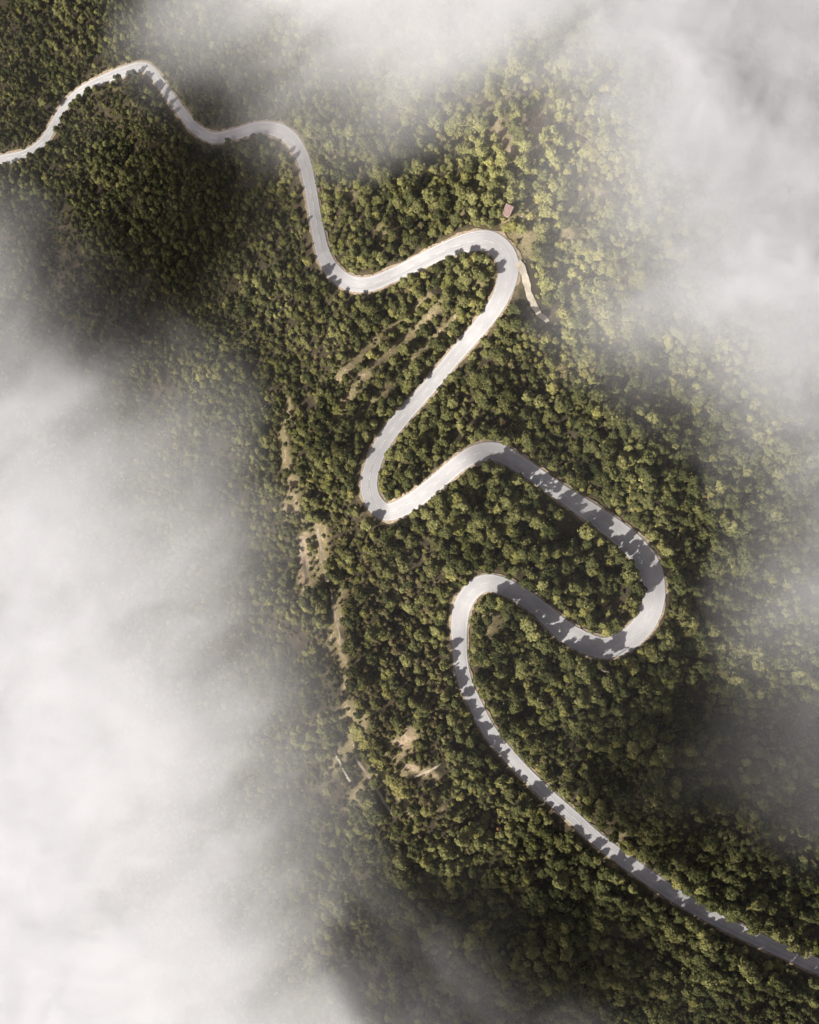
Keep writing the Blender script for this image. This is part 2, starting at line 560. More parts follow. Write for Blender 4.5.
hw = road[:, 2] / 2
sh = ribbon('road_shoulder', road, road_h, hw + 1.9, M_SHOULDER, 5, -0.12, 0.45, 3, 0.12)
tag(sh, 'gravel shoulder of the winding road', kind='structure')
rd = ribbon('road', road, road_h, hw, asphalt_mat(), 9, 0.0, 0.05, 4, 0.06)
tag(rd, 'pale grey winding mountain road', kind='structure')
for k, (off, wd, keep) in enumerate(((hw - 1.0, 0.22, None), (-(hw - 1.0), 0.22, None), (hw * 0, 0.2, lambda a: (a % 17) < 9))):
    mk = ribbon('road_markings', road, road_h, np.full(len(road), wd), M_PAINT, 2, 0.03, offset=off, keep=keep)
    tag(mk, kind='structure')
trk = ribbon('track', TRACK, track_h, TRACK[:, 2] / 2, M_EARTH, 5, -0.10, 1.1, 8)
tag(trk, 'pale dirt side track leaving the road', kind='structure')
PATHS = [[(318, 527, 3.6), (321, 545, 3.6), (324, 562, 3.6), (327, 582, 3.4)], [(301, 536, 4), (304, 552, 5), (306, 568, 5), (308, 584, 4)],
         [(331, 590, 2.4), (335, 612, 2.6), (339, 632, 2.2), (343, 655, 2.0)], [(356, 758, 3.2), (366, 772, 3.2), (376, 788, 3.0), (384, 802, 3.0), (394, 815, 2.6)],
         [(414, 777, 2.2), (422, 774, 2.6), (433, 769, 2.4), (440, 764, 1.8)]]
for p in PATHS:
    ln = smooth_line(p, 1.5)
    hh = ground_h(ln[:, 0], ln[:, 1])
    o = ribbon('path', ln, hh, ln[:, 2] / 2, M_PATH, 4, 0.14, 0.9, 21)
    tag(o, 'pale dirt path on the hillside terraces', kind='structure')


# ------------------------------------------------------------------ tree kinds
def cards(cen, nrm, size, r):
    """Leaf clumps: a small bent quad at each centre, facing roughly along nrm."""
    k = len(cen)
    nrm = nrm + 0.36 * r.normal(size=(k, 3))
    nrm /= np.linalg.norm(nrm, axis=1)[:, None]
    a = np.cross(nrm, r.normal(size=(k, 3)))
    a /= np.linalg.norm(a, axis=1)[:, None]
    b = np.cross(nrm, a)
    s = size[:, None]
    q = np.stack([cen + s * (a * 0.9 + b * 0.25), cen + s * (b * 0.75 + nrm * 0.18), cen - s * (a * 0.9 - b * 0.1), cen - s * (b * 0.8 - nrm * 0.12)], 1)
    v = q.reshape(-1, 3)
    f = np.arange(4 * k).reshape(-1, 4)
    return v, f


def broad_crown(seed, radius, height, base, lobes, per, leaf, flat=0.8):
    r = np.random.default_rng(seed)
    V, Fs, off = [], [], 0
    for k in range(lobes):
        ang = k * 2.399 + r.uniform(-0.4, 0.4)
        rad = radius * 0.70 * math.sqrt((k + 0.3) / lobes)
        zc = base + (height - base) * (0.78 - 0.52 * (rad / radius) ** 1.5 + r.uniform(-0.20, 0.20))
        c = np.array([rad * math.cos(ang), rad * math.sin(ang), zc])
        lr = radius * r.uniform(0.26, 0.46)
        d = r.normal(size=(per, 3))
        d[:, 2] = np.abs(d[:, 2]) * 1.0 - 0.35
        d /= np.linalg.norm(d, axis=1)[:, None]
        rr = lr * r.uniform(0.70, 1.08, size=per) * np.where(r.random(per) < 0.12, r.uniform(1.05, 1.4, size=per), 1.0)
        cen = c + d * rr[:, None] * np.array([1, 1, flat])
        v, f = cards(cen, d + np.array([0, 0, 0.35]), leaf * r.uniform(0.6, 1.3, size=per), r)
        V.append(v); Fs.append(f + off); off += len(v)
    return np.vstack(V), np.vstack(Fs)


def conifer_crown(seed, radius, height, base, tiers, per, leaf):
    r = np.random.default_rng(seed)
    V, Fs, off = [], [], 0
    for k in range(tiers):
        t = k / (tiers - 1)
        R = radius * (1 - t) ** 0.8 + 0.12
        z = base + (height - base) * t
        nb = max(4, int(9 * (1 - t) + 3))
        a0 = r.uniform(0, 6.28)
        for b in range(nb):
            a = a0 + b * 6.283 / nb + r.uniform(-0.25, 0.25)
            if r.random() < 0.12:
                continue
            n = max(3, int(per * R / radius))
            s = r.uniform(0.15, 1.0, size=n)
            L = R * r.uniform(0.75, 1.15)
            cen = np.stack([np.cos(a) * s * L, np.sin(a) * s * L, z - 0.35 * s * L], -1) + r.normal(size=(n, 3)) * 0.12 * leaf * 2
            v, f = cards(cen, np.tile([math.cos(a) * 0.4, math.sin(a) * 0.4, 1.0], (n, 1)), leaf * r.uniform(0.6, 1.25, size=n), r)
            V.append(v); Fs.append(f + off); off += len(v)
    return np.vstack(V), np.vstack(Fs)


def tube(V, Fs, pts, radii, sides=6):
    off = len(V)
    pts = [Vector(p) for p in pts]
    for i, p in enumerate(pts):
        d = (pts[min(i + 1, len(pts) - 1)] - pts[max(i - 1, 0)]).normalized()
        x = d.orthogonal().normalized()
        y = d.cross(x)
        for s in range(sides):
            a = 6.28319 * s / sides
            V.append(tuple(p + (x * math.cos(a) + y * math.sin(a)) * radii[i]))
    for i in range(len(pts) - 1):
        for s in range(sides):
            a, b = off + i * sides + s, off + i * sides + (s + 1) % sides
            Fs.append((a, b, b + sides, a + sides))
    Fs.append(tuple(off + (len(pts) - 1) * sides + s for s in range(sides)))
    Fs.append(tuple(off + s for s in reversed(range(sides))))


def trunk_mesh(seed, height, base, radius, conifer=False):
    r = np.random.default_rng(seed + 900)
    V, Fs = [], []
    top = height * (0.94 if conifer else 0.72)
    tube(V, Fs, [(0, 0, -0.6), (r.normal() * .05, r.normal() * .05, base * .6), (r.normal() * .1, r.normal() * .1, top * .7), (0, 0, top)],
         [0.20, 0.15, 0.10, 0.035])
    if not conifer:
        for k in range(5):
            a = k * 1.257 + r.uniform(-.3, .3)
            z0 = base * r.uniform(0.7, 1.15)
            R = radius * r.uniform(0.5, 0.72)
            tube(V, Fs, [(0, 0, z0), (R * .5 * math.cos(a), R * .5 * math.sin(a), z0 + 0.5), (R * math.cos(a), R * math.sin(a), z0 + (height - z0) * .5)],
                 [0.09, 0.06, 0.025], 5)
    return V, Fs


KINDS = {}
LOOKS = {}


def add_kind(key, look, mat, crown, trunk):
    cm = bpy.data.meshes.new('crown')
    cm.from_pydata([tuple(p) for p in crown[0]], [], [tuple(int(i) for i in f) for f in crown[1]])
    cm.materials.append(mat)
    tm = bpy.data.meshes.new('trunk')
    tm.from_pydata(trunk[0], [], trunk[1])
    tm.materials.append(M_BARK)
    KINDS[key] = (cm, tm)
    LOOKS[key] = look


for k in range(4):
    Rr, Hh = (2.35, 2.05, 2.6, 2.2)[k], (6.4, 7.2, 6.6, 5.6)[k]
    add_kind(f'olive{k}', 'olive-green', M_OLIVE, broad_crown(10 + k, Rr, Hh, 1.3, 12 + k, 88, 0.35), trunk_mesh(10 + k, Hh, 1.5, Rr))
for k in range(3):
    Rr, Hh = (2.2, 2.5, 1.9)[k], (7.6, 6.8, 7.2)[k]
    add_kind(f'green{k}', 'dark green', M_GREEN, broad_crown(30 + k, Rr, Hh, 1.4, 11 + 2 * k, 88, 0.34), trunk_mesh(30 + k, Hh, 1.6, Rr))
for k in range(2):
    Rr, Hh = (1.9, 2.2)[k], (4.4, 5.0)[k]
    add_kind(f'yellow{k}', 'yellow-green', M_YELLOW, broad_crown(50 + k, Rr, Hh, 1.0, 10 + k, 85, 0.34), trunk_mesh(50 + k, Hh, 1.3, Rr))
for k in range(3):
    Rr, Hh = (1.45, 1.25, 1.6)[k], (6.2, 5.4, 5.8)[k]
    add_kind(f'brown{k}', 'brownish', M_BROWN, conifer_crown(70 + k, Rr, Hh, 1.2, 9 + k, 8, 0.30), trunk_mesh(70 + k, Hh, 1.6, Rr, True))
add_kind('rust0', 'rust-coloured', M_RUST, broad_crown(90, 1.5, 3.6, 0.9, 8, 60, 0.28), trunk_mesh(90, 3.6, 1.1, 1.5))
LIST = [k for k in KINDS if not k.startswith('rust')]
RAD = {'olive': 2.3, 'green': 2.2, 'yellow': 2.05, 'brown': 1.5, 'rust': 1.5}

taken = []                         # u, v, radius in u-v units of every single tree that stands alone


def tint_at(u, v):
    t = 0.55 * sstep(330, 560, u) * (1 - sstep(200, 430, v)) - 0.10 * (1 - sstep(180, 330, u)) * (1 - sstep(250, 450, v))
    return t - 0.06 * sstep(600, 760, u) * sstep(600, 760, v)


FIRST = {}


def tree(key, u, v, scale, label, group, name=None):
    p = at(u, v)
    kind = key.rstrip('0123456789')
    t = empty(name or ('conifer_tree' if kind == 'brown' else 'broadleaf_tree'), p, random.uniform(0, 6.28))
    t.scale = (scale, scale, scale * random.uniform(0.85, 1.15))
    tag(t, label, 'tree', group)
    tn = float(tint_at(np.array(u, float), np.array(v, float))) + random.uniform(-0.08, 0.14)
    for nm, me in (('crown', KINDS[key][0]), ('trunk', KINDS[key][1])):
        o = bpy.data.objects.new(nm, me)
        COL.objects.link(o)
        o.parent = t
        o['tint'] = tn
        FIRST.setdefault((key, nm), o)
    D = (CAM_Z - p.z) / F
    taken.append((u, v, RAD[kind] * scale / D))
    return t


def sunlit_gap(u, v):
    """True where a tree would shade the two stretches of road that lie open to the sun."""
    out = np.zeros(np.shape(u), bool)
    for (cu, cv, ln_, wd) in ((588, 511, 34, 12), (641, 623, 44, 12)):
        a = -((u - cu) * SHADOW.x - (v - cv) * SHADOW.y)
        b = (u - cu) * SHADOW.y + (v - cv) * SHADOW.x
        out |= (a > 4) & (a < ln_) & (np.abs(b) < wd)
    return out


# ------------------------------------------------------------------ single trees along the road
ORD = 'first second third fourth fifth sixth seventh eighth ninth tenth eleventh twelfth thirteenth fourteenth fifteenth sixteenth seventeenth eighteenth nineteenth twentieth'.split()
# stretch: start and end on the road, name of its start, its two sides (the first lies to the left of travel), gap to the road, spacing
STRETCH = [
    ((-8, 161), (65, 106), 'where the road enters at upper left', ('upper', 'lower'), (7, 3.5), 11),
    ((65, 106), (141, 67), 'the narrow kink at upper left', ('upper', 'lower'), (6, 2.5), 11),
    ((141, 67), (204, 134), 'the topmost bend', ('upper', 'lower'), (5, 6.5), 12),
    ((204, 134), (277, 130), 'the dip below the topmost bend', ('upper', 'lower'), (6, 4), 12),
    ((277, 130), (323, 252), 'the misty crest bend', ('outer', 'inner'), (5, 8), 13),
    ((323, 252), (393, 275), 'the foot of the steep straight', ('inner', 'outer'), (6.5, 5), 13),
    ((393, 275), (470, 242), 'the U-bend below the steep straight', ('upper', 'lower'), (6.5, 4), 13),
    ((470, 242), (508, 281), 'the bend below the shed', ('outer', 'inner'), (12, 5), 12),
    ((508, 281), (430, 386), 'the side track mouth', ('lower', 'upper'), (5.5, 6.5), 13),
    ((430, 386), (374, 462), 'the middle of the long diagonal', ('lower', 'upper'), (4.5, 6.5), 13),
    ((374, 462), (410, 503), 'the foot of the long diagonal', ('inner', 'outer'), (3.5, 6), 11),
    ((410, 503), (479, 453), 'the tightest hairpin', ('upper', 'lower'), (6, 3), 12),
    ((479, 453), (566, 496), 'the crest after the tightest hairpin', ('upper', 'lower'), (6, 3), 12),
    ((566, 496), (641, 556), 'the sunlit gap above the big loop', ('outer', 'inner'), (5.5, 3), 12),
    ((641, 556), (624, 642), 'the top of the big loop', ('outer', 'inner'), (6.5, 4), 12),
    ((624, 642), (542, 611), 'the foot of the big loop', ('outer', 'inner'), (6, 4), 12),
    ((542, 611), (486, 583), 'the shaded stretch after the big loop', ('lower', 'upper'), (3, 6), 11),
    ((486, 583), (459.5, 643), 'the small loop crest', ('inner', 'outer'), (5, 6), 12),
    ((459.5, 643), (489, 730), 'the small loop foot', ('inner', 'outer'), (2.5, 4), 12),
    ((489, 730), (572, 816), 'the start of the final descent', ('upper', 'lower'), (1.5, 6.5), 12),
    ((572, 816), (663, 887), 'the middle of the final descent', ('upper', 'lower'), (4, 6), 12),
    ((663, 887), (825, 968), 'the last shaded gap at lower right', ('upper', 'lower'), (1.0, 3.5), 12),
]


BIG = {('the topmost bend', 1): 0.58, ('the misty crest bend', 1): 0.6, ('the foot of the steep straight', 1): 0.62, ('the bend below the shed', 1): 0.6, ('the crest after the tightest hairpin', 1): 1.05, ('the sunlit gap above the big loop', 1): 1.0, ('the top of the big loop', 1): 1.0,
       ('the shaded stretch after the big loop', 0): 1.1, ('the foot of the big loop', 0): 1.15, ('the start of the final descent', 0): 0.95,
       ('the middle of the final descent', 1): 0.72, ('the start of the final descent', 1): 0.66, ('the last shaded gap at lower right', 1): 0.7, ('the last shaded gap at lower right', 0): 0.95, ('the small loop foot', 0): 0.9}


def arc_of(p):
    return road_arc[np.argmin(np.hypot(road[:, 0] - p[0], road[:, 1] - p[1]))]


RT = np.gradient(road[:, :2], axis=0)
RT /= np.linalg.norm(RT, axis=1)[:, None]
for (a, b, start, sides, gaps, step) in STRETCH:
    s0, s1 = arc_of(a), arc_of(b)
    for k in (0, 1):
        sg = 1 if k == 0 else -1                      # left of travel on a map whose v runs downward
        s = s0 + step * random.uniform(0.35, 0.65)
        n = 0
        while s < s1 - 2:
            i = int(np.searchsorted(road_arc, s))
            nx, ny = RT[i, 1] * sg, -RT[i, 0] * sg
            u_, v_ = road[i, 0], road[i, 1]
            br, th = field(np.array([u_ + nx * 18.0]), np.array([v_ + ny * 18.0]))
            if a[1] > 600 or a[0] > 470:
                pool = ['olive', 'green', 'green', 'olive', 'yellow']
            elif a[0] < 250:
                pool = ['olive', 'green', 'green']
            else:
                pool = ['olive', 'olive', 'yellow', 'green']
            kind = random.choice(pool)
            key = random.choice([q for q in LIST if q.startswith(kind)])
            sc = BIG.get((start, k), 0.74) * random.uniform(0.75, 1.15) * (0.8 + 0.75 * float(fbm(np.array([s / 34.0]), np.array([sg * 3.1]), 41, 2)[0]))
            r_px = RAD[kind] * sc / ((CAM_Z - road_h[i]) / F)
            d = road[i, 2] / 2 + gaps[k] - 2.2 + r_px * random.uniform(0.72, 1.15) + random.choice((0, 0, 0.5, 1.5, 3.0))
            u, v = u_ + nx * d, v_ + ny * d
            dd, _ = nearest(road, u, v)
            td, _ = nearest(TRACK, u, v)
            ok = dd[0] > d - 3.0 and td[0] > r_px + 9 and float(th[0]) < 0.6 and all((u - x) ** 2 + (v - y) ** 2 > (0.55 * (r_px + r)) ** 2 for x, y, r in taken)
            ok = ok and not bool(sunlit_gap(np.array(u), np.array(v)))
            if ok and -12 < u < 832 and -12 < v < 1036:
                tree(key, u, v, sc, f'{LOOKS[key]} tree, {ORD[n]} along the {sides[k]} verge from {start}', 'trees lining the winding road')
                n += 1
            s += step * random.choice((0.7, 0.9, 1.1, 1.4, 1.8, 2.4))
n_road = len(taken)

# round trees standing alone round the terraces and clearings
LONE = [
    ('green0', 282, 516, 1.15, 'round dark green tree on the west end of the row above the terrace paths'),
    ('olive0', 297, 519, 0.95, 'round tree in the middle of the row of three above the terrace paths'),
    ('olive2', 312, 517, 0.95, 'round tree on the east end of the row of three above the terrace paths'),
    ('green2', 279, 500, 0.8, 'small round dark tree on bare ground just above the row of three'),
    ('olive1', 285, 491, 0.9, 'round olive tree in the bare patch beside the thin dry strip'),
    ('green1', 301, 471, 1.0, 'dark tree with a pale rim at the top of the bare terrace patch'),
    ('green0', 310, 590, 1.1, 'dark tree at the bottom end of the terrace paths'),
    ('green1', 325, 592, 1.2, 'dark round tree beside the top of the thin lower path'),
    ('olive0', 322, 606, 1.15, 'olive tree beside the middle of the thin lower path'),
    ('green0', 331, 735, 1.5, 'big dark round tree at the upper corner of the lower terraces'),
    ('green1', 375, 779, 1.2, 'dark round tree between the lower terrace path and the bright hedge strip'),
    ('green2', 372, 768, 0.8, 'small dark tree just uphill of the round tree by the hedge strip'),
    ('green0', 362, 790, 1.25, 'dark tree at the lower end of the terrace wall'),
    ('green1', 376, 812, 1.6, 'biggest round tree below the lower terraces, with a sunlit rim'),
    ('olive2', 398, 806, 1.15, 'dark olive tree beside the end of the lower terrace path'),
    ('olive0', 420, 757, 0.7, 'small tree standing on the bare earth patch'),
    ('green1', 478, 606, 0.8, 'small dark tree above the grassy clearing inside the small loop'),
    ('olive1', 480, 641, 0.9, 'olive tree just below the grassy clearing inside the small loop'),
    ('yellow0', 508, 640, 1.1, 'yellow-green tree beside the grassy clearing inside the small loop'),
    ('rust0', 670, 467, 0.9, 'rust-coloured tree in the dark forest above the big loop'),
    ('rust0', 614, 449, 0.6, 'small rust-coloured tree uphill from the sunlit gap'),
    ('rust0', 613, 862, 0.55, 'rust-coloured bush-like tree at the edge of the final descent'),
    ('rust0', 684, 859, 0.45, 'tiny rust-coloured tree in the dark forest above the last descent'),
    ('rust0', 498, 828, 0.6, 'rust-coloured tree in the woods below the final descent'),
    ('rust0', 704, 496, 0.55, 'rust-coloured tree deep in the forest right of the other rusty one'),
    ('olive2', 484, 186, 0.9, 'olive tree on the wooded edge above the shed'),
    ('green0', 536, 190, 1.1, 'dark tree at the top of the grassy clearing beside the shed'),
    ('olive0', 545, 214, 1.3, 'pale olive tree on the far side of the clearing from the shed'),
    ('olive2', 541, 232, 1.2, 'pale olive tree at the lower edge of the clearing beside the shed'),
    ('yellow1', 402, 183, 1.1, 'bright yellow-green tree in the middle of the wood above the U-bend'),
    ('yellow1', 433, 404, 1.2, 'pale broad tree in the wood between diagonal and tightest hairpin'),
    ('olive3', 391, 455, 1.2, 'pale olive tree near the foot of the long diagonal'),
    ('yellow0', 600, 600, 1.2, 'bright yellow-green tree in the wood inside the big loop'),
    ('yellow1', 583, 612, 1.1, 'yellow-green tree near the lower edge inside the big loop'),
    ('olive0', 590, 570, 1.2, 'olive tree in the heart of the big loop'),
    ('yellow1', 540, 515, 0.9, 'lone bright tree amid shade below the road crest'),
]
for key, u, v, sc, label in LONE:
    tree(key, u, v, sc * 0.85, label, 'single trees on the hillside')
for i, (key) in enumerate(k for k in LIST if (k, 'crown') not in FIRST):
    spot = [(372, 610), (392, 642), (366, 668), (408, 600), (424, 645), (380, 700)][i]
    lab = ['brownish conifer with a narrow crown, topmost of the dry conifers below the tightest hairpin', 'brownish conifer amid the dry conifer strip, level with the small loop foot',
           'brownish conifer low in the dry strip, beside the thin path', 'brownish conifer at the east side of the dry strip', 'brownish conifer near the small loop', 'brownish conifer above the bare patch'][i]
    tree(key, spot[0], spot[1], 1.1, lab, 'single trees on the hillside')
print('single trees', len(taken), 'road', n_road)


# ------------------------------------------------------------------ shrubs in the terrace rows
def shrub_mesh(seed, leaf=0.2):
    v, f = broad_crown(seed, 0.85, 1.3, 0.15, 7, 42, leaf, 0.8)
    me = bpy.data.meshes.new('shrub')
    me.from_pydata([tuple(p) for p in v], [], [tuple(int(i) for i in q) for q in f])
    return me


SHRUBS = []
for k in range(3):
    me = shrub_mesh(200 + k)
    me.materials.append((M_OLIVE, M_GREEN, M_YELLOW)[k])
    SHRUBS.append(me)
shrub_src = []
rows = [((308, 536), (313, 580)), ((313, 533), (319, 582))]
for ri, (a, b) in enumerate(rows):
    for k in range(6):
        t = (k + 0.5) / 6
        u, v = a[0] + (b[0] - a[0]) * t + random.uniform(-1, 1), a[1] + (b[1] - a[1]) * t + random.uniform(-1.5, 1.5)
        o = bpy.data.objects.new('shrub', SHRUBS[(k + ri) % 3])
        COL.objects.link(o)
        o.location = at(u, v)
        s = random.uniform(0.7, 1.15)
        o.scale = (s, s, s)
        o.rotation_euler = (0, 0, random.uniform(0, 6))
        tag(o, f'{("olive", "dark", "yellow-green")[(k + ri) % 3]} shrub, {ORD[k]} from the top of the {("west", "east")[ri]} row between terrace paths', 'shrub', 'shrubs between the terrace paths')
        shrub_src.append(o)

# the low wall along the lower terraces
def stone_wall(pts, label):
    ln = smooth_line(pts, 2.0)
    hs = ground_h(ln[:, 0], ln[:, 1])
    p = xyz(ln[:, 0], ln[:, 1], hs)
    V, Fs = [], []
    base = Vector(p[0])
    n = len(p)
    for i in range(n):
        d = p[min(i + 1, n - 1)] - p[max(i - 1, 0)]
        d = np.array([d[0], d[1], 0]); d /= np.linalg.norm(d)
        q = np.array([-d[1], d[0], 0])
        ww = 0.38 + 0.12 * random.uniform(-1, 1)
        hh = 0.8 + random.uniform(-0.15, 0.15)
        for sx, z in ((-1.15, -0.5), (-1, hh), (1, hh + random.uniform(-.1, .1)), (1.15, -0.5)):
            V.append(tuple(p[i] + q * sx * ww + np.array([0, 0, z]) - np.array(base)))
    for i in range(n - 1):
        for j in range(3):
            a = 4 * i + j
            Fs.append((a, a + 1, a + 5, a + 4))
    Fs += [(3, 2, 1, 0), (4 * n - 4, 4 * n - 3, 4 * n - 2, 4 * n - 1)]
    o = mesh_obj('terrace_wall', V, Fs, M_STONE)
    o.location = base
    tag(o, label, 'wall')


stone_wall([(328, 743), (336, 755), (342, 766), (347, 776), (354, 786)], 'low pale dry-stone wall along the lower edge of the hillside terraces')


# ------------------------------------------------------------------ shed, rock, pole
def box(V, Fs, x0, x1, y0, y1, z0, z1):
    o = len(V)
    V += [(x0, y0, z0), (x1, y0, z0), (x1, y1, z0), (x0, y1, z0), (x0, y0, z1), (x1, y0, z1), (x1, y1, z1), (x0, y1, z1)]
    Fs += [tuple(o + i for i in f) for f in ((3, 2, 1, 0), (4, 5, 6, 7), (0, 1, 5, 4), (1, 2, 6, 5), (2, 3, 7, 6), (3, 0, 4, 7))]


p = at(507, 212.5)
shed = empty('shed', p, math.radians(-24))
tag(shed, 'small shed with a faded pink-red roof in the clearing above the bend', 'shed')
V, Fs = [], []
box(V, Fs, -1.15, 1.15, -1.65, 1.65, -0.8, 2.0)
mesh_obj('wall', V, Fs, M_WALL, shed)
V, Fs = [], []
for k in range(14):                               # corrugated lean-to roof
    y0 = -1.95 + k * 3.9 / 14
    for a, b, dz in ((y0, y0 + 0.14, 0.06), (y0 + 0.14, y0 + 3.9 / 14, 0.0)):
        o = len(V)
        V += [(-1.4, a, 2.45 + dz), (1.4, a, 2.12 + dz), (1.4, b, 2.12 + dz), (-1.4, b, 2.45 + dz), (-1.4, a, 2.38), (1.4, a, 2.05), (1.4, b, 2.05), (-1.4, b, 2.38)]
        Fs += [tuple(o + i for i in f) for f in ((0, 1, 2, 3), (7, 6, 5, 4), (0, 4, 5, 1), (1, 5, 6, 2), (2, 6, 7, 3), (3, 7, 4, 0))]
mesh_obj('roof', V, Fs, M_ROOF, shed)
V, Fs = [], []
box(V, Fs, 1.152, 1.21, -0.45, 0.45, 0.0, 1.85)
mesh_obj('door', V, Fs, M_WOOD, shed)


def boulder(u, v, s, seed, label, mat=None):
    r = np.random.default_rng(seed)
    import bmesh
    bm = bmesh.new()
    bmesh.ops.create_icosphere(bm, subdivisions=2, radius=s)
    for q in bm.verts:
        k = 1 + 0.35 * (r.random() - 0.5)
        q.co = Vector((q.co.x * k * 1.2, q.co.y * k, q.co.z * k * 0.7))
    me = bpy.data.meshes.new('boulder')
    bm.to_mesh(me); bm.free()
    me.materials.append(mat or M_ROCK)
    o = bpy.data.objects.new('boulder', me)
    COL.objects.link(o)
    o.location = at(u, v, s * 0.3)
    tag(o, label, 'rock', 'pale rocks on the hillside')


boulder(522, 217, 0.42, 1, 'pale boulder on the dry grass just right of the shed')
for k, (u, v, s, lab) in enumerate(((556, 643, 0.42, 'pale boulder, uppermost of those on the verge after the big loop'), (561, 647, 0.34, 'pale boulder, middle one on the verge after the big loop'),
                                    (568, 652, 0.38, 'pale boulder, lowest on the verge after the big loop'))):
    boulder(u, v, s, 5 + k, lab)
p = at(600, 668)
pole = empty('utility_pole', p, math.radians(-12))
tag(pole, 'grey wooden utility pole with a crossarm in the dark wood below the big loop', 'utility pole')
V, Fs = [], []
tube(V, Fs, [(0, 0, -0.8), (0, 0, 4), (0, 0, 8.6)], [0.17, 0.15, 0.12], 8)
mesh_obj('post', V, Fs, M_WOOD, pole)
V, Fs = [], []
box(V, Fs, -1.5, 1.5, 0.13, 0.30, 8.05, 8.25)
mesh_obj('crossarm', V, Fs, M_WOOD, pole)
for x in (-1.25, 0.0, 1.25):
    V, Fs = [], []
    tube(V, Fs, [(x, 0.21, 8.25), (x, 0.21, 8.38), (x, 0.21, 8.5)], [0.05, 0.08, 0.04], 8)
    mesh_obj('insulator', V, Fs, M_ROCK, pole)

# ------------------------------------------------------------------ the rest of the forest: beyond counting
SP = 6.0
uu, vv = np.meshgrid(np.arange(-270, 1090, SP), np.arange(-260, 1290, SP * 0.87))
uu = uu + (np.arange(uu.shape[0]) % 2)[:, None] * SP / 2
fu = (uu + rng.uniform(-.42, .42, uu.shape) * SP).ravel()
fv = (vv + rng.uniform(-.42, .42, vv.shape) * SP).ravel()
# farther, lower ground holds more trees per step of the grid
fhh = ground_h(fu, fv)
extra = rng.random(len(fu)) < np.clip(((CAM_Z - fhh) / 335.0) ** 2 - 1, 0, 0.9)
fu = np.concatenate([fu, fu[extra] + rng.uniform(-5, 5, extra.sum())])
fv = np.concatenate([fv, fv[extra] + rng.uniform(-5, 5, extra.sum())])
bz = np.exp(-(((fu - 385 - 0.10 * (fv - 640)) / 48) ** 2)) * sstep(500, 540, fv) * (1 - sstep(800, 860, fv))
extra = rng.random(len(fu)) < np.maximum(0.75 * bz, 0.8 * (1 - sstep(240, 380, fu)))
fu = np.concatenate([fu, fu[extra] + rng.uniform(-5, 5, extra.sum())])
fv = np.concatenate([fv, fv[extra] + rng.uniform(-5, 5, extra.sum())])
fb, ft = field(fu, fv)
d1, i1 = nearest(road, fu, fv)
d2, i2 = nearest(TRACK, fu, fv)
sz = (0.30 + 0.68 * rng.random(len(fu)) ** 1.8) * (0.62 + 0.95 * fbm(fu / 38.0, fv / 38.0, 33, 3)) * (0.62 + 0.42 * sstep(220, 430, fu))
rp = 2.1 * sz * F / (CAM_Z - ground_h(fu, fv))
# along the sunlit stretches the sunward side stands back from the road
sunward = ((fu - road[i1, 0]) * SHADOW.x - (fv - road[i1, 1]) * SHADOW.y) < -0.35 * d1
dark = np.zeros(len(road), bool)
for a_, b_ in (((470, 457), (574, 502)), ((602, 521), (654, 590)), ((612, 646), (508, 589)), ((462, 668), (480, 712)), ((600, 841), (640, 871)), ((680, 899), (740, 931))):
    dark |= (road_arc >= arc_of(a_)) & (road_arc <= arc_of(b_))
back = np.where(sunward & ~dark[i1], 5.0, np.where(sunward, 0.0, -1.8))
sun2 = ((fu - TRACK[i2, 0]) * SHADOW.x - (fv - TRACK[i2, 1]) * SHADOW.y) < 0
ok = ~(sun2 & (d2 < 17) & (d1 > 4))
ok &= (d1 > road[i1, 2] / 2 + 1.6 + rp * 0.75 + back) & (d2 > TRACK[i2, 2] / 2 + rp * 0.9 + 5.0) & (rng.random(len(fu)) > ft) & ~sunlit_gap(fu, fv)
gapn = fbm(fu / 26.0, fv / 26.0, 91, 3)
ok &= rng.random(len(fu)) > 0.55 * sstep(0.58, 0.72, gapn)
for p_ in PATHS:
    ln = smooth_line(p_, 2)
    d3, _ = nearest(ln, fu, fv)
    ok &= d3 > 5.5
T = np.array(taken)
for a in range(0, len(fu), 4000):
    s_ = slice(a, a + 4000)
    D2 = np.sqrt((fu[s_, None] - T[None, :, 0]) ** 2 + (fv[s_, None] - T[None, :, 1]) ** 2)
    ok[s_] &= (D2 > 0.5 * (T[None, :, 2] + rp[s_, None])).all(1)
fu, fv, sz = fu[ok], fv[ok], sz[ok]

# which kind grows where
patch = fbm(fu / 60.0, fv / 60.0, 55, 3)
w_ol = np.full(len(fu), 1.0)
w_gr = 0.45 + 1.1 * sstep(520, 640, fu) * sstep(330, 430, fv) + 0.8 * (1 - sstep(200, 330, fu)) + 0.5 * sstep(430, 480, fu) * sstep(430, 500, fv)
w_ye = 0.30 + 0.5 * sstep(0.5, 0.62, patch) + 0.35 * sstep(450, 560, fu) * (1 - sstep(300, 400, fv))
w_br = 0.14 + 5.0 * np.exp(-(((fu - 385 - 0.10 * (fv - 640)) / 48) ** 2) * 1.0) * sstep(500, 540, fv) * (1 - sstep(800, 860, fv)) + 0.9 * np.exp(-(((fu - 545) / 70) ** 2 + ((fv - 360) / 50) ** 2))
W = np.stack([w_ol, w_gr, w_ye, w_br], -1)
W /= W.sum(1)[:, None]
pick = (rng.random(len(fu))[:, None] > np.cumsum(W, 1)).sum(1).clip(0, 3)
groups = [[i for i, k in enumerate(LIST) if k.startswith(p)] for p in ('olive', 'green', 'yellow', 'brown')]
variant = np.array([groups[p][rng.integers(len(groups[p]))] for p in pick])
sz = np.where(pick == 3, sz * 0.95, sz)


